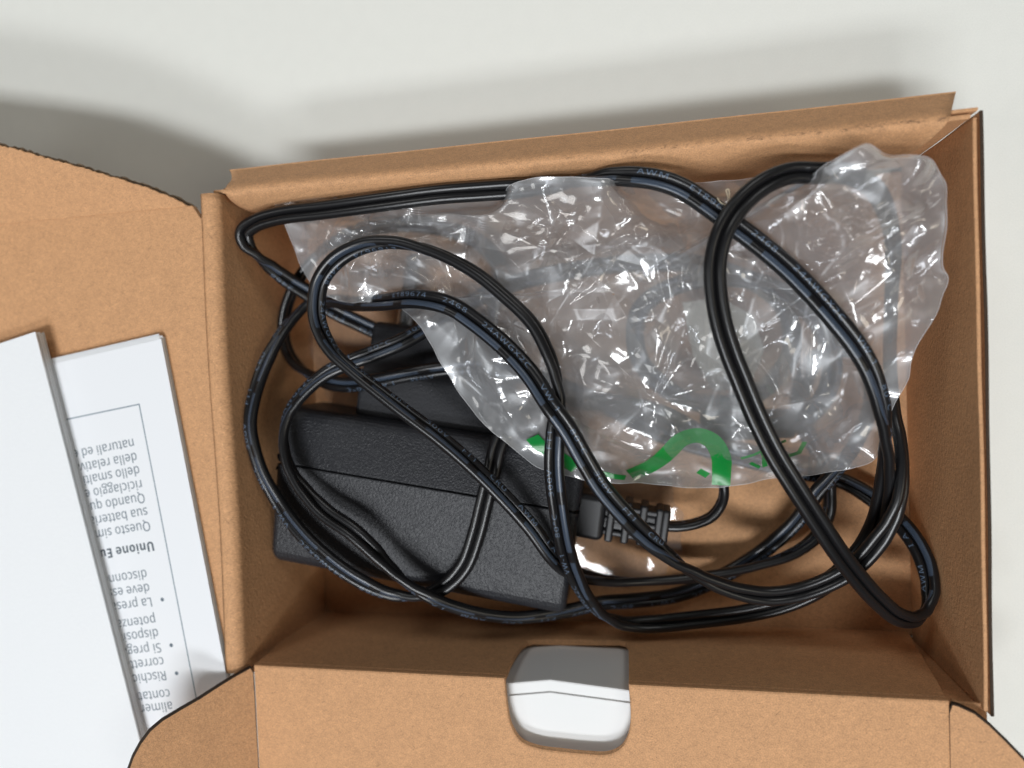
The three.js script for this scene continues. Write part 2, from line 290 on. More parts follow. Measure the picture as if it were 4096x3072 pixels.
// ───────────── power adapter with its cord ─────────────
const AH = 22, AC = [-30.7, 14.9], AA = Math.atan2(10.3, 57.3);
const adapter = thing('power_adapter', 'black textured plug-in power adapter with a long tangled black cord', 'power adapter');
const aw = (lx, ly, lz) => [AC[0] + lx * Math.cos(AA) - lz * Math.sin(AA), ly, AC[1] + lx * Math.sin(AA) + lz * Math.cos(AA)];   // adapter frame to world, mm
function shell(profile, len, bevel) {                       // profile in (z, y); swept along x, mm
  const s = new THREE.Shape(profile.map((p) => new THREE.Vector2(p[0] * MM, p[1] * MM)));
  const g = new THREE.ExtrudeGeometry(s, { depth: (len - 2 * bevel) * MM, bevelEnabled: true, bevelSize: bevel * MM, bevelOffset: -bevel * MM, bevelThickness: bevel * MM, bevelSegments: 5, steps: 1 });
  g.translate(0, 0, -(len / 2 - bevel) * MM);
  // shape x -> world z, shape y -> y, extrusion -> x
  g.applyMatrix4(new THREE.Matrix4().makeBasis(V(0, 0, 1), V(0, 1, 0), V(1, 0, 0)));
  g.index ?? 0; g.computeVertexNormals();
  const a = g.attributes.position, ix = a.array; for (let i = 0; i < a.count; i += 3) { /* mirrored basis: turn faces */ for (let k = 0; k < 3; k++) { const t = ix[(i + 1) * 3 + k]; ix[(i + 1) * 3 + k] = ix[(i + 2) * 3 + k]; ix[(i + 2) * 3 + k] = t; } const u = g.attributes.uv.array; for (let k = 0; k < 2; k++) { const t = u[(i + 1) * 2 + k]; u[(i + 1) * 2 + k] = u[(i + 2) * 2 + k]; u[(i + 2) * 2 + k] = t; } }
  g.computeVertexNormals();
  const p = g.attributes.position, uv = g.attributes.uv;
  for (let i = 0; i < p.count; i++) uv.setXY(i, p.getX(i), p.getZ(i) + p.getY(i));
  return g;
}
function rounded(pts, r, n = 5) {                           // round the corners of a polygon
  const out = [];
  pts.forEach((p, i) => {
    const a = pts[(i + pts.length - 1) % pts.length], b = pts[(i + 1) % pts.length], rr = p[2] ?? r;
    const d0 = Math.hypot(a[0] - p[0], a[1] - p[1]), d1 = Math.hypot(b[0] - p[0], b[1] - p[1]);
    const q0 = [p[0] + (a[0] - p[0]) / d0 * rr, p[1] + (a[1] - p[1]) / d0 * rr], q1 = [p[0] + (b[0] - p[0]) / d1 * rr, p[1] + (b[1] - p[1]) / d1 * rr];
    for (let k = 0; k <= n; k++) { const t = k / n, u = 1 - t; out.push([u * u * q0[0] + 2 * u * t * p[0] + t * t * q1[0], u * u * q0[1] + 2 * u * t * p[1] + t * t * q1[1]]); }
  });
  return out;
}
{
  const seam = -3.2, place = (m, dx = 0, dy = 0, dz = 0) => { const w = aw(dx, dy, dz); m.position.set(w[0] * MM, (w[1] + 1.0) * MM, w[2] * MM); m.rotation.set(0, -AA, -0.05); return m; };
  const front = place(add('front_shell', shell(rounded([[seam + 0.14, 2.2, 0.2], [22.0, 2.2, 3], [17.6, 20.0, 3.4], [seam + 0.14, AH, 0.3]], 1), 61.5, 1.5), M.shell, adapter));  // foot flared outward so its black stands in for shade before the adapter
  const back = place(add('rear_shell', shell(rounded([[-14.4, 2.2, 2], [seam - 0.14, 2.2, 0.2], [seam - 0.14, AH - 0.05, 0.3], [-14.7, 20.3, 2.4]], 1), 61.5, 1.5), M.shell, adapter));
  place(add('seam_core', shell([[seam - 1.5, 3], [seam + 1.5, 3], [seam + 1.5, AH - 0.9], [seam - 1.5, AH - 0.9]], 59.6, 0.3), M.rubber, adapter));
  // plug part standing off the rear shell
  place(add('plug_base', shell(rounded([[-34, 2.4, 2], [-14.5, 2.4, 0.4], [-14.5, 16.5, 0.6], [-24, 16, 1.5], [-26.5, 12.6, 1.5], [-34, 12.2, 2]], 1), 31, 1.2), M.plugShell, adapter), -2.2, 0, 0);
  for (const dx of [-11.5, 7.5]) { const g = new THREE.CapsuleGeometry(2.0 * MM, 14 * MM, 6, 14); g.rotateX(Math.PI / 2); const p = place(add('pin', g, M.metal, adapter), dx, 7.5, -40.5); }
  // strain relief
  const p0 = at(2322, 2045, 10.5), p1 = at(2672, 2106, 10.8), dir = V(p1[0] - p0[0], p1[1] - p0[1], p1[2] - p0[2]), len = dir.length(); dir.normalize();
  const rel = new THREE.Group();
  const parts = [];
  const bx = (x0, x1, h, w, r, y = 0, z = 0) => { const g = new RoundedBoxGeometry((x1 - x0) * MM, h * MM, w * MM, 3, r * MM); g.translate((x0 + x1) / 2 * MM, y * MM, z * MM); return g; };
  const core = add('strain_relief', bx(-1, len - 0.4, 4.6, 5.2, 1.2), M.rubber, adapter);
  core.position.copy(m3(p0)); core.quaternion.setFromUnitVectors(V(1, 0, 0), dir);
  add('collar', bx(-1, 5.2, 7.6, 9.2, 1.3), M.rubber, core);
  for (let k = 0; k < 4; k++) { const x = 6.3 + k * (len - 7.2) / 3.35, w = 8.8 - k * 0.35; add('rib', bx(x - 0.75, x + 0.85, 7.2 - k * 0.3, w, 0.55), M.rubber, core); }
  for (const z of [-2.6, 0, 2.6]) add('rib_bar', bx(5, len - 0.8, 5.9, 1.1, 0.4, 0, z), M.rubber, core);
  add('end_ring', bx(len - 1.5, len + 0.1, 6.6, 7.7, 0.6), M.rubber, core);
}

// cord: pixel of the photograph, height above the table (mm), roll (degrees: 0 print up, 90 on edge, 180 print down)
const R1 = 0.89;
const cordPath = [
  // from the strain relief, arching under the bag to the top of the adapter
  [2640, 2100, 10.8, 90], [2700, 2106, 10.8, 90], [2773, 2096, 11, 90], [2846, 2066, 11.5, 90], [2887, 2010, 12.5, 90], [2895, 1945, 14, 90], [2860, 1800, 15, 120], [2700, 1680, 16, 180], [2450, 1610, 17.5, 180], [2180, 1620, 20.5, 180], [2050, 1680, 22.6, 180],
  [1995, 1775, 23.4, 180], [1968, 1885, 23.5, 180], [1937, 2011, 23.3, 180], [1905, 2138, 23.1, 180], [1858, 2262, 23.0, 170], [1778, 2345, 22.9, 140], [1680, 2380, 22.7, 90], [1570, 2378, 22.8, 40], [1443, 2325, 24.6, 20], [1316, 2239, 25.6, 15], [1209, 2138, 26.0, 15], [1127, 2030, 26.2, 20], [1051, 1897, 27.4, 30], [1015, 1790, 28, 30], [1001, 1696, 28, 30], [1014, 1597, 27.2, 25], [1064, 1448, 24.6, 20], [1124, 1338, 21.6, 35], [1178, 1269, 19, 50], [1240, 1214, 16.6, 60],
  // up under the bag and out over it, down to the right, round and up along the right wall
  [1330, 1205, 18, 50], [1430, 1215, 21.5, 40], [1540, 1208, 26.5, 25], [1660, 1196, 31, 10], [1795, 1222, 33.4, 0], [1900, 1288, 34.2, 0], [2037, 1404, 35, 0], [2122, 1500, 35.8, 0], [2203, 1625, 36.2, 0], [2268, 1716, 35.6, 0], [2342, 1846, 34.4, 0], [2407, 1952, 33, 0], [2504, 2066, 31, 5], [2586, 2149, 29, 20], [2675, 2224, 27, 70], [2773, 2289, 25, 120], [2895, 2348, 23, 150], [3017, 2379, 21.5, 170], [3098, 2384, 20.8, 180], [3220, 2363, 20.4, 180], [3351, 2310, 20.8, 180], [3432, 2254, 21.5, 180], [3505, 2175, 22.6, 180], [3566, 2082, 23.5, 150], [3600, 1988, 24, 130], [3610, 1866, 23.6, 120], [3598, 1744, 22.4, 120], [3578, 1655, 21, 120],
  [3560, 1450, 20.5, 120], [3565, 1200, 21, 120], [3570, 950, 23.5, 140], [3500, 760, 29, 170], [3390, 695, 31.5, 180],
  // loop at the upper right, down across the bag to the lower right corner
  [3279, 692, 33, 180], [3159, 694, 34.6, 180], [3048, 741, 36.2, 180], [2955, 824, 37.2, 180], [2892, 926, 37.6, 180], [2863, 1037, 37.3, 180], [2863, 1157, 36.8, 180], [2886, 1296, 36.2, 180], [2925, 1420, 35.6, 180], [2957, 1500, 35.2, 180], [3025, 1665, 34.3, 180], [3098, 1812, 33.2, 180], [3180, 1945, 31.7, 180], [3269, 2082, 29.7, 180], [3351, 2206, 27.5, 180], [3432, 2312, 25, 180], [3513, 2402, 22.5, 180], [3595, 2468, 20, 170], [3660, 2478, 18, 150], [3706, 2440, 16.5, 110], [3722, 2346, 15, 60], [3694, 2232, 13, 30], [3638, 2135, 10.8, 20], [3570, 2060, 8.6, 20], [3489, 1992, 6.8, 20], [3400, 1938, 5.2, 30], [3318, 1907, 4.4, 30], [3220, 1890, 4.2, 20],
  // along the floor under the bag to the left
  [3000, 1840, 4.2, 0], [2650, 1740, 5, 0], [2380, 1600, 9, 0], [2100, 1500, 15, 10], [1900, 1465, 18.2, 20], [1755, 1480, 19.4, 40], [1646, 1496, 19.4, 45], [1497, 1525, 19, 40], [1397, 1538, 17.8, 30], [1323, 1531, 16.4, 20], [1248, 1505, 15, 60], [1183, 1455, 13.6, 90], [1146, 1391, 13, 90], [1134, 1323, 13.2, 90], [1141, 1249, 14, 90], [1169, 1164, 15.4, 90], [1206, 1099, 16.4, 90], [1290, 1000, 16.4, 60],
  [1450, 920, 14, 20], [1700, 900, 10, 0], [1930, 980, 7.5, 0], [2020, 1130, 6.5, 0], [1950, 1270, 6.8, 0], [1780, 1340, 8, 0], [1640, 1356, 9.8, 0],
  // deep strand in the left corner, over the upper left, along the back and down the right
  [1522, 1330, 11.2, 0], [1422, 1286, 12.8, 0], [1323, 1237, 15, 0], [1238, 1176, 17.8, 0], [1159, 1126, 20.2, 10], [1089, 1073, 22.6, 30], [1030, 1022, 25, 70], [985, 972, 26.8, 120], [978, 930, 27.6, 160], [1022, 893, 28.4, 180], [1111, 864, 29.3, 180], [1296, 840, 30.3, 180], [1528, 808, 30.8, 180], [1759, 778, 30.6, 180], [1944, 764, 30, 170], [2180, 745, 29.6, 120], [2330, 722, 30.4, 60], [2440, 706, 32.2, 25], [2548, 708, 33.4, 5], [2640, 722, 33.8, 0], [2733, 757, 33.8, 0], [2835, 824, 33.7, 0], [2937, 901, 33.6, 0], [3048, 986, 33.6, 0], [3159, 1081, 33.6, 0], [3261, 1185, 33.5, 0], [3344, 1280, 33.2, 0], [3418, 1374, 32.6, 5], [3478, 1475, 31.8, 15], [3522, 1606, 30, 30], [3541, 1720, 27.8, 60], [3545, 1842, 25, 100], [3534, 1972, 21.6, 130], [3508, 2086, 19, 150], [3456, 2186, 16.8, 170], [3375, 2278, 15, 180], [3269, 2358, 13.8, 180], [3139, 2416, 13, 180], [2976, 2455, 12.6, 180], [2773, 2480, 12.6, 170], [2610, 2496, 13.2, 140], [2495, 2493, 14.8, 100], [2412, 2460, 17.3, 60], [2345, 2387, 20.8, 35], [2294, 2289, 24.4, 15], [2262, 2192, 27.4, 5], [2232, 2029, 30.4, 0], [2216, 1866, 32.4, 0], [2222, 1730, 33.1, 10], [2234, 1600, 33.3, 60], [2222, 1500, 33.6, 95], [2190, 1407, 34, 105], [2130, 1296, 34.3, 105], [2018, 1185, 34.6, 105], [1889, 1083, 34.8, 105], [1722, 1003, 34.8, 100],
  [1574, 970, 34.6, 80], [1450, 984, 34.3, 60], [1346, 1040, 34, 50], [1284, 1120, 33.6, 58], [1266, 1204, 33.2, 58], [1270, 1280, 32.8, 60], [1295, 1350, 32.4, 66], [1335, 1413, 32, 75], [1397, 1472, 31.5, 80], [1497, 1552, 30.9, 72], [1621, 1648, 30.1, 66], [1752, 1746, 29.2, 62], [1886, 1860, 28.2, 58], [2013, 1985, 27.2, 55], [2127, 2112, 26, 50], [2205, 2220, 24.2, 55], [2260, 2272, 21.8, 60], [2330, 2303, 18.8, 80], [2430, 2322, 15.4, 95], [2570, 2326, 12, 110], [2814, 2306, 9, 120], [3017, 2267, 7.6, 110], [3180, 2210, 6.8, 90], [3269, 2140, 6.4, 80], [3314, 2053, 6.4, 80], [3318, 1970, 7, 80],
  [3300, 1860, 8.4, 60], [3200, 1660, 9.4, 30], [3260, 1440, 9.6, 20], [3420, 1400, 9.6, 20], [3490, 1560, 9.6, 30], [3430, 1760, 9.8, 40], [3345, 1880, 10, 40],
  // back along the floor to the left, round the front of the adapter and over it
  [3269, 1968, 9.2, 30], [3180, 2090, 7, 20], [3058, 2200, 5.2, 20], [2936, 2280, 4.8, 20], [2814, 2342, 5, 20], [2692, 2383, 5.8, 20], [2529, 2403, 7.4, 20], [2407, 2412, 9.4, 25], [2285, 2440, 12, 35], [2203, 2455, 14.2, 40], [2076, 2470, 17.2, 45], [1949, 2460, 20.2, 45], [1823, 2430, 23, 40], [1728, 2392, 25.2, 40], [1633, 2337, 26.4, 60], [1557, 2268, 27, 90], [1481, 2190, 27.6, 130], [1405, 2122, 28, 160], [1304, 2052, 28, 150], [1222, 1968, 28, 110], [1165, 1885, 28, 80], [1139, 1803, 27.6, 70], [1136, 1727, 27.2, 60], [1153, 1660, 26.8, 50], [1183, 1610, 26.5, 45], [1240, 1545, 26, 40], [1310, 1490, 25.4, 35], [1397, 1450, 24.8, 30], [1497, 1413, 24, 20], [1596, 1373, 23, 20], [1650, 1345, 22.2, 20],
  [1790, 1265, 19, 20], [2000, 1150, 16, 0], [2300, 1080, 14, 0], [2600, 1050, 13.5, 0], [2900, 1080, 13.5, 10], [3130, 1220, 14, 10], [3160, 1420, 14.5, 10], [3000, 1590, 15, 10], [2750, 1600, 16, 10], [2560, 1440, 17, 10], [2560, 1240, 18, 10], [2740, 1130, 19, 10], [3000, 1120, 19.5, 10], [3250, 1260, 19, 10], [3330, 1460, 18, 10], [3260, 1640, 17, 10], [3080, 1720, 17, 0], [2850, 1700, 18, 0],
];
const cordWorld = cordPath.map((c) => at(c[0], c[1], c[2]));
const cordSamples = [];                                    // {p, roll, q: path position}
{
  const curve = new THREE.CatmullRomCurve3(cordWorld.map((p) => V(...p)), false, 'centripetal');
  const n = cordPath.length - 1, N = n * 9, rolls = cordPath.map((c) => c[3]);
  for (let i = 0; i <= N; i++) {
    const t = i / N, x = t * n, k = Math.min(n - 1, Math.floor(x)), f = x - k;
    cordSamples.push({ p: curve.getPoint(t), roll: (rolls[k] + (rolls[k + 1] - rolls[k]) * (f * f * (3 - 2 * f))) * Math.PI / 180, q: x });
  }
}
{
  const ring = [];                                          // figure-of-eight outline: [x, y, nx, ny, v]
  for (let k = 0; k <= 14; k++) { const a = (14 + 332 * k / 14) * Math.PI / 180; ring.push([-0.985 * R1 + R1 * Math.cos(a), R1 * Math.sin(a), Math.cos(a), Math.sin(a), k / 28]); }
  for (let k = 0; k <= 14; k++) { const a = (-166 + 332 * k / 14) * Math.PI / 180; ring.push([0.985 * R1 + R1 * Math.cos(a), R1 * Math.sin(a), Math.cos(a), Math.sin(a), 0.5 + k / 28]); }
  const pos = [], nor = [], uv = [], idx = [], n = cordSamples.length, m = ring.length; let len = 0;
  for (let i = 0; i < n; i++) {
    const s = cordSamples[i], T = cordSamples[Math.min(n - 1, i + 1)].p.clone().sub(cordSamples[Math.max(0, i - 1)].p).normalize();
    if (i) len += s.p.distanceTo(cordSamples[i - 1].p);
    const W0 = T.clone().cross(V(0, 1, 0)).normalize(), N0 = W0.clone().cross(T);
    const c = Math.cos(s.roll), d = Math.sin(s.roll), W = W0.clone().multiplyScalar(c).addScaledVector(N0, d), N = N0.clone().multiplyScalar(c).addScaledVector(W0, -d);
    for (const r of ring) {
      const p = s.p.clone().addScaledVector(W, r[0]).addScaledVector(N, r[1]), q = W.clone().multiplyScalar(r[2]).addScaledVector(N, r[3]);
      pos.push(p.x * MM, p.y * MM, p.z * MM); nor.push(q.x, q.y, q.z); uv.push((len + 17.6) / 112, r[4]);
    }
    if (i < n - 1) for (let k = 0; k < m; k++) { const k2 = (k + 1) % m, a = i * m + k, b = i * m + k2; idx.push(a, a + m, b, b, a + m, b + m); }
  }
  const g = new THREE.BufferGeometry();
  g.setAttribute('position', new THREE.Float32BufferAttribute(pos, 3)); g.setAttribute('normal', new THREE.Float32BufferAttribute(nor, 3)); g.setAttribute('uv', new THREE.Float32BufferAttribute(uv, 2)); g.setIndex(idx);
  const [c, x] = canvas(2048, 256);
  x.fillStyle = 'rgb(22,22,24)'; x.fillRect(0, 0, 2048, 256);
  const Y = (v) => (1 - v) * 256, per = 2048 / 112;
  x.fillStyle = 'rgb(94,111,133)'; x.font = '29px sans-serif'; x.textBaseline = 'alphabetic';
  let tx = 0; for (const w of ['AWM', 'E189674', '2468', '24AWGX2C', 'VW-1', '80°C', '300V', 'FT1', 'CRU', 'AWM', 'I A', '80°C', '300V']) { x.save(); x.translate(20 + tx * per, Y(0.062)); x.scale(1.25, 1); let o = 0; for (const ch of w) { x.fillText(ch, o, 0); o += x.measureText(ch).width + 3; } x.restore(); tx += o * 1.25 / per + 3.2; if (tx > 103) break; }
  for (let k = 0; k < 9; k++) {                             // hatched dashes
    const x0 = k * 2048 / 9 + 8, x1 = x0 + 2048 / 9 * 0.8, y0 = Y(0.95), y1 = Y(0.845);
    for (let yy = y0; yy < y1; yy += 3) for (let xx = x0; xx < x1; xx += 3) { const on = (Math.round((yy - y0) / 3) + Math.round((xx - x0) / 3)) % 2; x.fillStyle = on ? 'rgb(84,101,124)' : 'rgb(32,35,41)'; x.fillRect(xx, yy, 3, 3); }
  }
  const tex = new THREE.CanvasTexture(c); tex.colorSpace = THREE.SRGBColorSpace; tex.wrapS = tex.wrapT = THREE.RepeatWrapping; tex.anisotropy = 8;
  const mat = new THREE.MeshPhysicalMaterial({ map: tex, roughness: 0.31, specularIntensity: 1.0 });
  add('cord', g, mat, adapter, 'flat twin black cord with pale printed lettering, looped many times');
  // barrel plug at the hidden end
  const e = cordSamples[n - 1].p, bar = new THREE.CylinderGeometry(2.6 * MM, 3.2 * MM, 16 * MM, 24); bar.rotateZ(-Math.PI / 2); bar.translate((e.x + 6) * MM, e.y * MM, e.z * MM);
  add('barrel_plug', bar, M.rubber, adapter);
}

// ───────────── clear bag ─────────────
// facets: linear interpolation of random heights on a warped triangular lattice
const hash = (i, j, k) => { let h = (i * 374761393 + j * 668265263 + k * 2147483647) | 0; h = Math.imul(h ^ (h >>> 13), 1274126177); h ^= h >>> 16; return (h >>> 0) / 4294967296 * 2 - 1; };
function tin(x, y, k) {
  const s = (x + y) * 0.3660254, i = Math.floor(x + s), j = Math.floor(y + s), f = x + s - i, g = y + s - j;
  const a = hash(i, j, k), d = hash(i + 1, j + 1, k);
  if (f > g) { const b = hash(i + 1, j, k); return a * (1 - f) + b * (f - g) + d * g; }
  const b = hash(i, j + 1, k); return a * (1 - g) + b * (g - f) + d * f;
}
const ridges = [], knots = [];                               // long straight creases, and points that folds radiate from, per layer
const knotSpots = [[2200, 1000], [2460, 1090], [2720, 1250], [1900, 930], [2550, 1600], [3000, 1450], [3450, 900], [3600, 1100], [2260, 1480], [2880, 1770], [3300, 1650], [1480, 930], [2000, 1290], [3660, 780], [1280, 960], [3120, 900], [2330, 1790], [2820, 950], [3320, 1230], [1700, 1120]].map((p) => at(p[0], p[1], 31));
const folds = [[2060, 1180, 2620, 885, 2.0, 1.0, 7], [2620, 885, 2690, 1250, 1.8, 1.0, 5], [2230, 1240, 2615, 900, 1.3, 0.8, 3], [3180, 1070, 3780, 790, 2.0, 0.9, 3.4], [3080, 1180, 3700, 850, 1.5, 0.8, 3], [3330, 720, 3700, 640, 1.2, 1, 3], [2650, 1090, 3000, 1190, 1.3, 0.8, 3], [2950, 1290, 3480, 1000, 1.6, 0.8, 4], [2100, 770, 2450, 1010, 1.6, 0.9, 4], [2470, 740, 2560, 1010, 1.3, 0.8, 3], [1300, 900, 1780, 870, 1.2, 0.8, 3], [1480, 1000, 1850, 1230, 1.3, 0.8, 3.5], [1930, 1480, 2080, 1760, 1.2, 0.7, 3], [2000, 1350, 2170, 1620, 1.4, 0.8, 3.4], [2400, 1500, 2900, 1650, 1.5, 0.8, 4], [2950, 1650, 3500, 1560, 1.4, 0.8, 3.6], [2300, 1700, 2720, 1890, 1.2, 0.8, 3], [3560, 1180, 3640, 1440, 1.3, 0.7, 3], [3400, 1300, 3560, 1650, 1.3, 0.8, 3], [2720, 1290, 2600, 1620, 1.4, 0.8, 4], [2250, 1020, 2100, 1330, 1.3, 0.8, 3.4], [3240, 790, 3380, 1010, 1.2, 0.7, 3]].map((f) => { const a = at(f[0], f[1], 33), b = at(f[2], f[3], 33), l = Math.hypot(b[0] - a[0], b[2] - a[2]); return [a[0], a[2], (b[0] - a[0]) / l, (b[2] - a[2]) / l, l, f[4] * 1.25, f[5], f[6]]; });
for (let k = 0; k < 4; k++) {
  ridges.push(Array.from({ length: 46 }, () => { const a = (rnd() < 0.6 ? -0.55 : 0.9) + (rnd() - 0.5) * 1.7; return [-58 + 128 * rnd(), -48 + 72 * rnd(), Math.cos(a), Math.sin(a), 9 + 26 * rnd() * rnd(), (rnd() < 0.75 ? 1 : -1) * (0.3 + 0.55 * rnd()), 0.8 + 3 * rnd(), 0.8 + 3.4 * rnd()]; }));
  knots.push(knotSpots.map((p) => {
    const m = 6 + Math.floor(rnd() * 5), cut = Array.from({ length: m }, (_, i) => (i + 0.15 + 0.7 * rnd()) / m), val = cut.map((_, i) => (i % 2 ? 1 : -1) * (0.35 + 0.65 * rnd()));
    return { x: p[0] + (rnd() - 0.5) * 8, z: p[2] + (rnd() - 0.5) * 8, cut, val, reach: 7 + 9 * rnd(), slope: 0.34 + 0.26 * rnd(), peak: 1.6 * (rnd() - 0.3) };
  }));
}
ridges[1].push(...folds);
function crumple(x, z, k, amp) {
  const wx = x + 0.8 * noise(x * 0.04 + k, z * 0.04), wz = z + 0.8 * noiseB(x * 0.04, z * 0.04 - k);
  const th = 0.5 + 1.1 * noiseC(x * 0.01 + k * 3, z * 0.01), c = Math.cos(th), s = Math.sin(th), u = wx * c + wz * s, v = -wx * s + wz * c;
  const big = tin(u / 30 + k * 7.7, v / 15 + k * 3.1, k), mid = tin(u / 16 + k, v / 6.5 - k * 2, k + 11), mid2 = tin((u + v) / 9 + 5 * k, (v - u) / 15, k + 17), small = tin(u / 6.5 - k, v / 2.6 + k, k + 29);
  const rough = clamp(0.15 + 0.8 * noise(x * 0.035 + 9 * k, z * 0.035 + 4));
  let h = 2.2 * big + 1.2 * mid + 0.75 * mid2 + (0.05 + 0.32 * rough * rough) * small;
  for (const q of knots[k]) {
    const dx = x - q.x, dz = z - q.z, r = Math.hypot(dx, dz); if (r > q.reach * 3.2) continue;
    const a = (Math.atan2(dz, dx) / 6.283185 + 1) % 1, m = q.cut.length; let i = 0; while (i < m && q.cut[i] < a) i++;
    const i1 = i % m, i0 = (i + m - 1) % m, a0 = q.cut[i0], a1 = q.cut[i1], span = (a1 - a0 + 1) % 1 || 1, f = ((a - a0 + 1) % 1) / span;
    const g = 1 - r / (q.reach * 3.2), zig = q.val[i0] + (q.val[i1] - q.val[i0]) * f;
    h += (zig * q.slope * r + q.peak) * g * g * g;
  }
  for (const r of ridges[k]) {
    const dx = x - r[0], dz = z - r[1], t = dx * r[2] + dz * r[3]; if (t < 0 || t > r[4]) continue;
    const d = -dx * r[3] + dz * r[2], w = d > 0 ? r[6] : r[7], f = 1 - Math.abs(d) / w; if (f > 0) h += r[5] * f * Math.min(1, 3 * Math.min(t / r[4], 1 - t / r[4]));
  }
  return amp * h;
}
const bagOutline = [[1095, 775], [1190, 770], [1400, 800], [1650, 800], [1900, 772], [2080, 725], [2200, 705], [2330, 712], [2480, 725], [2620, 742], [2800, 730], [3000, 715], [3180, 690], [3270, 700], [3282, 668], [3370, 625], [3462, 582], [3525, 622], [3640, 622], [3735, 652], [3782, 730], [3785, 830], [3775, 960], [3768, 1070], [3788, 1110], [3765, 1200], [3700, 1330], [3645, 1440], [3635, 1510], [3590, 1600], [3560, 1660], [3540, 1760], [3470, 1855], [3330, 1885], [3150, 1905], [3000, 1930], [2860, 1950], [2700, 1945], [2500, 1932], [2340, 1920], [2250, 1898], [2120, 1850], [2010, 1760], [1920, 1680], [1850, 1590], [1780, 1480], [1720, 1370], [1680, 1300], [1610, 1240], [1545, 1200], [1400, 1212], [1290, 1170], [1215, 1090], [1175, 990], [1140, 900]];
const bagHeights = [[1095, 775, 27], [1400, 800, 27.5], [1190, 1080, 24], [1330, 1190, 22], [1545, 1200, 24], [1680, 1300, 29], [1850, 1600, 27], [2120, 1850, 27], [2340, 1920, 22], [2600, 1940, 20], [2860, 1950, 19], [3100, 1910, 18], [3330, 1885, 17], [3530, 1750, 21], [3640, 1500, 25], [3785, 1110, 29], [3780, 730, 32], [3640, 640, 35], [3460, 590, 37.5], [3285, 690, 37], [3350, 850, 36.5], [3550, 850, 36], [2900, 735, 29], [2650, 750, 28.5], [2200, 705, 34.5], [2350, 715, 35.5], [2000, 740, 33], [1700, 810, 29], [1350, 1000, 29], [1600, 1080, 31.5], [1550, 900, 28.5], [2200, 1000, 35.5], [2550, 1000, 34.5], [2700, 1200, 34.5], [3000, 1500, 32], [2400, 1500, 34.5], [3200, 1000, 32.5], [3500, 1200, 32], [2600, 1750, 29], [3000, 1750, 26], [2000, 1450, 33], [2100, 1650, 31], [3300, 1600, 29]].map((p) => { const w = at(p[0], p[1], p[2]); return [w[0], w[2], p[2]]; });
const baseH = (x, z) => { let a = 0, b = 0; for (const p of bagHeights) { const w = 1 / (((x - p[0]) ** 2 + (z - p[1]) ** 2) ** 1.5 + 8); a += w * p[2]; b += w; } return a / b; };
const overBag = [];                                          // stretches of cord that lie on the bag
{
  const idxOf = (px, py) => cordPath.findIndex((c) => c[0] === px && c[1] === py);
  for (const [a, b] of [[idxOf(1540, 1208), idxOf(2675, 2224)], [idxOf(3159, 694), idxOf(3180, 1945)], [idxOf(985, 972), idxOf(1944, 764)], [idxOf(2548, 708), idxOf(3545, 1842)], [idxOf(2262, 2192), idxOf(1752, 1746)]])
    for (const s of cordSamples) if (s.q >= a && s.q <= b) overBag.push(s.p);
}
const cellOf = new Map();
for (const p of overBag) { const k = `${Math.floor(p.x / 5)},${Math.floor(p.z / 5)}`; if (!cellOf.has(k)) cellOf.set(k, []); cellOf.get(k).push(p); }
function ceilingH(x, z) {                                    // the film lies below the cord where the cord rests on it
  let c = 99; const i = Math.floor(x / 5), j = Math.floor(z / 5);
  for (let a = -1; a <= 1; a++) for (let b = -1; b <= 1; b++) for (const p of cellOf.get(`${i + a},${j + b}`) ?? []) { const d = Math.hypot(x - p.x, z - p.z); if (d < 5) c = Math.min(c, p.y - 1.5 + Math.max(0, d - 2) ** 2 * 0.55); }
  return c;
}
function spline(pts, n) { const c = new THREE.CatmullRomCurve3(pts.map((p) => V(p[0], 0, p[1])), true, 'centripetal'); return Array.from({ length: n }, (_, i) => { const p = c.getPoint(i / n); return [p.x, p.z]; }); }
const bagRim = spline(bagOutline.map((p) => { let h = 28; for (let k = 0; k < 6; k++) { const w = at(p[0], p[1], h); h = baseH(w[0], w[2]); } const w = at(p[0], p[1], h); return [w[0], w[2]]; }), 560);
const bagMid = (() => { const w = at(2450, 1170, 33); return [w[0], w[2]]; })();
const smin = (a, b, k) => { const h = clamp(0.5 + 0.5 * (b - a) / k); return b + (a - b) * h - k * h * (1 - h); };
function filmSheet(rim, mid, nr, heightAt, wob, name) {
  const n = rim.length, pos = [], uv = [], idx = [];
  for (let i = 0; i <= nr; i++) for (let j = 0; j < n; j++) {
    const s = Math.max(0.004, i / nr), e = rim[j], wq = s ** 3 * wob;
    let x = mid[0] + (e[0] - mid[0]) * s, z = mid[1] + (e[1] - mid[1]) * s;
    x += wq * noiseB(e[0] * 0.16, e[1] * 0.16); z += wq * noiseC(e[0] * 0.16, e[1] * 0.16);
    pos.push(x * MM, heightAt(x, z, s) * MM, z * MM); uv.push(x * MM, z * MM);
  }
  for (let i = 0; i < nr; i++) for (let j = 0; j < n; j++) { const a = i * n + j, b = i * n + (j + 1) % n; idx.push(a, b, a + n, b, b + n, a + n); }
  const g = new THREE.BufferGeometry(); g.setAttribute('position', new THREE.Float32BufferAttribute(pos, 3)); g.setAttribute('uv', new THREE.Float32BufferAttribute(uv, 2)); g.setIndex(idx); g.computeVertexNormals();
  return g;
}
const topH = (x, z, s) => smin(baseH(x, z) + crumple(x, z, 1, (0.74 + 0.12 * (1 - s)) * (1 - 0.85 * s ** 9)), ceilingH(x, z), 0.5);
const bag = thing('plastic_bag', 'crumpled clear plastic bag with green printing lying under the cord loops', 'plastic bag');
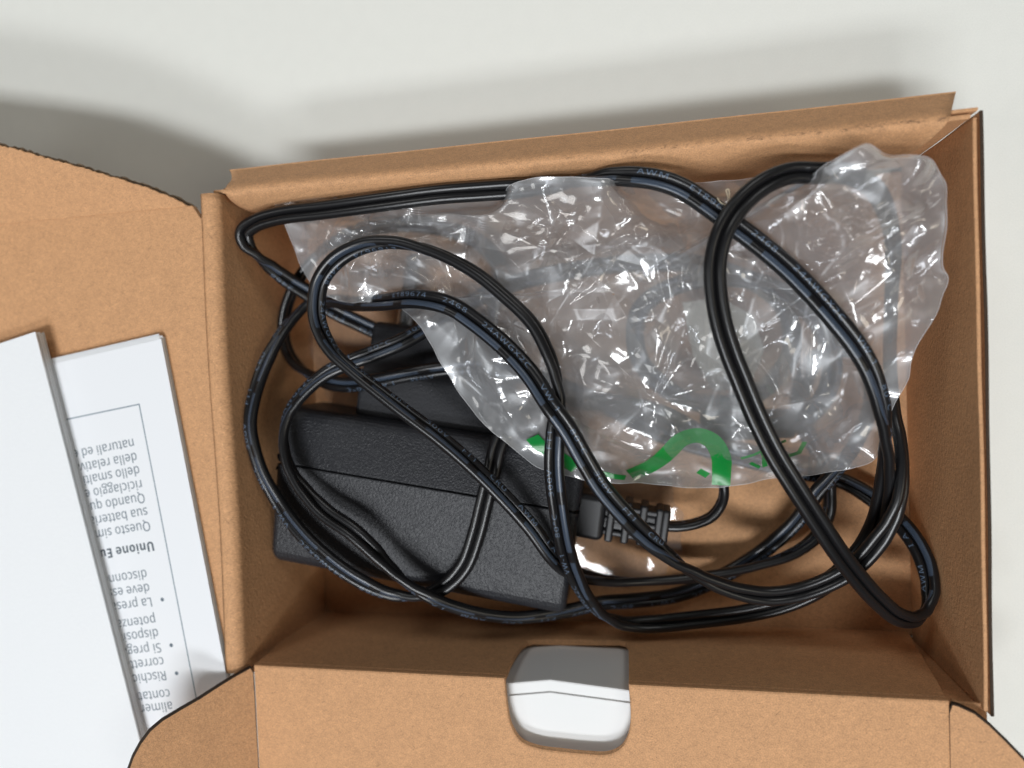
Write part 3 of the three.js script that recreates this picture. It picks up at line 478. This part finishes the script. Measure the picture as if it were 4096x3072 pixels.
{
  add('top_film', filmSheet(bagRim, bagMid, 150, topH, 0.12), M.film, bag);
  add('inner_film', filmSheet(bagRim, bagMid, 120, (x, z, s) => smin(baseH(x, z) - 2.6 * (1 - s ** 6) + crumple(x, z, 2, 0.75 * (1 - 0.8 * s ** 9)), topH(x, z, s) - 0.15, 0.4), 0.12), M.filmSoft, bag);
  add('bottom_film', filmSheet(bagRim, bagMid, 100, (x, z, s) => smin(baseH(x, z) - 6.5 * (1 - s ** 5) + crumple(x, z, 3, 0.8 * (1 - 0.8 * s ** 9)), topH(x, z, s) - 0.4, 0.4), 0.12), M.film, bag);
  const bead = bagRim.filter((_, i) => i % 2 === 0).map((e) => { const w = 0.12, x = e[0] + w * noiseB(e[0] * 0.16, e[1] * 0.16), z = e[1] + w * noiseC(e[0] * 0.16, e[1] * 0.16); return V(x * MM, topH(x, z, 1) * MM, z * MM); });
  add('film_edge', new THREE.TubeGeometry(new THREE.CatmullRomCurve3(bead, true), 1100, 0.05 * MM, 5, true), M.filmEdge, bag);
  // green print on the top film, drawn on its own patch just above the film
  const px = (p) => at(p[0], p[1], 25), x0 = at(2080, 1650, 25)[0], x1 = at(3290, 1650, 25)[0], z0 = at(2700, 1640, 25)[2], z1 = at(2700, 1965, 25)[2];
  const [c, k] = canvas(1536, 512); k.fillStyle = '#000'; k.fillRect(0, 0, 1536, 512);
  const C = (p) => { const w = px(p); return [(w[0] - x0) / (x1 - x0) * 1536, (w[2] - z0) / (z1 - z0) * 512]; };
  const stroke = (pts, w) => { k.strokeStyle = '#fff'; k.lineJoin = 'round'; k.lineWidth = w * 1536 / 1210; k.beginPath(); pts.map(C).forEach((p, i) => (i ? k.lineTo(...p) : k.moveTo(...p))); k.stroke(); };
  const smooth = (pts) => new THREE.SplineCurve(pts.map((p) => new THREE.Vector2(...p))).getPoints(40).map((p) => [p.x, p.y]);
  stroke(smooth([[2520, 1918], [2600, 1878], [2672, 1800], [2720, 1748], [2790, 1735], [2850, 1765], [2885, 1830], [2895, 1900], [2895, 1960]]), 74);
  stroke(smooth([[2140, 1740], [2165, 1775], [2205, 1800], [2260, 1850], [2300, 1880]]), 62);
  stroke([[2330, 1895], [2420, 1905], [2500, 1925]], 26); stroke([[2800, 1895], [2840, 1920]], 30);
  stroke([[2960, 1830], [3060, 1790], [3140, 1760]], 13); stroke([[3045, 1800], [3075, 1880]], 22); stroke([[3000, 1850], [3050, 1880]], 16); stroke([[3100, 1850], [3160, 1835], [3205, 1815], [3215, 1765]], 18); stroke([[3090, 1800], [3120, 1870]], 10);
  const tex = new THREE.CanvasTexture(c);
  const pos = [], uv = [], idx = [], A = 260, B = 76;
  for (let i = 0; i <= B; i++) for (let j = 0; j <= A; j++) { const x = x0 + (x1 - x0) * j / A, z = z0 + (z1 - z0) * i / B; pos.push(x * MM, (topH(x, z, 0.9) + 0.2) * MM, z * MM); uv.push(j / A, 1 - i / B); }
  for (let i = 0; i < B; i++) for (let j = 0; j < A; j++) { const a = i * (A + 1) + j; idx.push(a, a + A + 1, a + 1, a + 1, a + A + 1, a + A + 2); }
  const g = new THREE.BufferGeometry(); g.setAttribute('position', new THREE.Float32BufferAttribute(pos, 3)); g.setAttribute('uv', new THREE.Float32BufferAttribute(uv, 2)); g.setIndex(idx); g.computeVertexNormals();
  add('green_print', g, new THREE.MeshPhysicalMaterial({ color: new THREE.Color().setRGB(0.004, 0.24, 0.04), roughness: 0.3, alphaMap: tex, transparent: true, opacity: 0.94, side: THREE.DoubleSide }), bag, 'green strokes of printed characters on the clear film');
}
// loose clear film lying on the floor of the box, under the adapter
{
  const w = (p) => { const q = at(p[0], p[1], 3); return [q[0], q[2]]; };
  const rim = spline([[1230, 1120], [1500, 1080], [1900, 1150], [2350, 1400], [2600, 1800], [2720, 2080], [2700, 2250], [2560, 2330], [2300, 2340], [1900, 2250], [1500, 1900], [1270, 1500]].map(w), 260), mid = w([1950, 1700]);
  const f = thing('plastic_film', 'thin clear plastic film on the box floor beneath the adapter', 'plastic film');
  add('film_sheet', filmSheet(rim, mid, 70, (x, z, s) => 2.5 + 0.55 * (1 + noise(x * 0.05, z * 0.06)) + 0.12 * (1 + tin(x / 6, z / 5, 41)), 1), M.filmLow, f);
  const q = at(2870, 1330, 9), c = thing('paper_slip', 'pale cream slip showing dimly through the clear bag', 'paper');
  const o = [[2730, 1210], [2880, 1190], [3010, 1260], [3060, 1400], [2990, 1560], [2850, 1560], [2770, 1420]].map((p) => at(p[0], p[1], 9));
  add('slip_sheet', board(o, [0, 1, 0], 0.3, [], 0.05), M.cream, c);
}

// ───────────── booklets on the lid ─────────────
{
  const frame = (g, corner, edge, y) => { const d = V(edge[0] - corner[0], 0, edge[2] - corner[2]).normalize(); g.matrixAutoUpdate = true; g.quaternion.setFromRotationMatrix(new THREE.Matrix4().makeBasis(V(d.z, 0, -d.x).negate(), V(0, 1, 0), d.clone().negate())); g.position.set(corner[0] * MM, y * MM, corner[2] * MM); };
  // local: x runs to the left edge of the page (away from the corner), -z runs down along the edge; built in that frame
  const leaf = (w, h, t, y, dx = 0, dz = 0) => { const g = new RoundedBoxGeometry(w * MM, t * MM, h * MM, 2, Math.min(0.12, t * 0.4) * MM); g.translate((w / 2 + dx) * MM, (y + t / 2) * MM, (-h / 2 - dz) * MM); return g; };
  const uvTop = (g, w, h) => { const p = g.attributes.position, u = g.attributes.uv; for (let i = 0; i < p.count; i++) u.setXY(i, p.getX(i), p.getZ(i)); return g; };
  const b1 = thing('booklet', 'white folded booklet with printed text, tucked under a blank white one', 'booklet');
  const c1 = at(641, 1336, 31.5), e1 = at(890, 2620, 31.5); frame(b1, c1, e1, RIM + 0.1);
  for (let k = 0; k < 4; k++) add('page', uvTop(leaf(72, 77, 0.2, k * 0.27, (k % 2) * 0.25, 0.5 - k * 0.12)), k ? M.paper : M.pageEdge, b1);
  // printed top page: two short folded lips above it at the head of the page
  const W = 72, H = 77;
  const [c, x] = canvas(1476, 1578); const S = 20.5;         // pixels per mm; canvas drawn as seen upright by the reader
  x.fillStyle = '#fff'; x.fillRect(0, 0, 1476, 1578);
  x.fillStyle = x.strokeStyle = 'rgb(120,136,148)'; x.lineWidth = 4.6;
  // reader's view: text starts at the left; the head of the page as photographed is the reader's foot
  const rx = (d) => d * S, ry = (d) => (H - d) * S;           // d: mm from the corner edge / mm from the photographed head
  x.strokeRect(rx(7.6), ry(90), rx(58), 90 * S - 12.6 * S);
  const lines = [['naturali ed economiche', 22.6, 0], ['della relativa normativa', 25.6, 0], ['dello smaltimento dei', 28.4, 0], ['riciclaggio e dei rifiuti', 31.4, 0], ['Quando questo simbolo', 34.3, 0], ['sua batteria o sulla', 37.3, 0], ['Questo simbolo indica', 40.3, 0], ['Unione Europea', 44.6, 1], ['disconnettere', 50.2, 0, 1], ['deve essere', 53.2, 0, 1], ['La presa di corrente', 56.2, 0, 2], ['potenza', 60.0, 0, 1], ['dispositivo', 62.9, 0, 1], ['Si prega di', 66.0, 0, 2], ['correttamente', 69.0, 0, 1], ['Rischio di', 72.0, 0, 2], ['contatto', 75.9, 0, 0.6], ['alimentatore', 78.6, 0, 0.6]];
  for (const [s, d, bold, ind = 0] of lines) { x.font = `${bold ? 'bold ' : ''}${bold ? 54 : 53}px sans-serif`; x.fillStyle = bold ? 'rgb(78,90,98)' : 'rgb(108,121,131)'; x.fillText(s, rx(10.3 + (ind ? 2.9 : 0)), ry(19 + (d - 22.6) * 0.945)); if (ind === 2) { x.beginPath(); x.arc(rx(10.9), ry(19 + (d - 22.6) * 0.945) - 15, 8, 0, 7); x.fill(); } }
  const tex = new THREE.CanvasTexture(c); tex.colorSpace = THREE.SRGBColorSpace; tex.anisotropy = 8;
  const g = leaf(W, H, 0.12, 1.12, 0, 0.9); { const p = g.attributes.position, u = g.attributes.uv; for (let i = 0; i < p.count; i++) u.setXY(i, p.getX(i) / (W * MM), 1 + p.getZ(i) / (H * MM) * 1 + 0); }
  { const u = g.attributes.uv; for (let i = 0; i < u.count; i++) u.setY(i, 1 - u.getY(i)); }
  const pm = M.paper.clone(); pm.map = tex; pm.color.setRGB(0.85, 0.87, 0.9); pm.bumpMap = null;
  add('printed_page', g, pm, b1, 'page of upside-down grey text inside a thin ruled frame');
  for (const [d, y] of [[0.25, 0.98], [0.55, 1.04]]) add('folded_lip', leaf(70, 2.4, 0.1, y, 0.4, d - 0.4), M.paper, b1);

  const b2 = thing('booklet', 'blank white booklet lying on top of the printed one', 'booklet');
  const c2 = at(140, 1326, 34), e2 = at(552, 2935, 34); frame(b2, c2, e2, RIM + 1.5);
  for (let k = 0; k < 6; k++) add('page', uvTop(leaf(80, 110, 0.25, k * 0.33, 0.15 + 0.3 * ((k * 7) % 3) * 0.5, 0.3 * ((k * 5) % 3) * 0.5)), k % 2 ? M.paper : M.pageEdge, b2);
  add('cover', uvTop(leaf(80, 110, 0.3, 2.0, 0, 0)), M.paper, b2);
}

// ───────────── thread on the cord ─────────────
{
  const t = thing('thread', 'tiny curled beige thread caught on the cord above the bag', 'thread');
  const pts = [[2870, 793], [2885, 812], [2908, 818], [2912, 790], [2905, 760], [2914, 757], [2918, 790], [2922, 822], [2935, 814], [2960, 816]].map((p, i) => m3(at(p[0], p[1], 35.2 + 0.25 * (i % 3))));
  add('strand', new THREE.TubeGeometry(new THREE.CatmullRomCurve3(pts), 60, 0.07 * MM, 6), M.thread, t);
}

scene.traverse((o) => { if (o.isMesh) o.castShadow = o.receiveShadow = true; });
renderer.render(scene, camera);
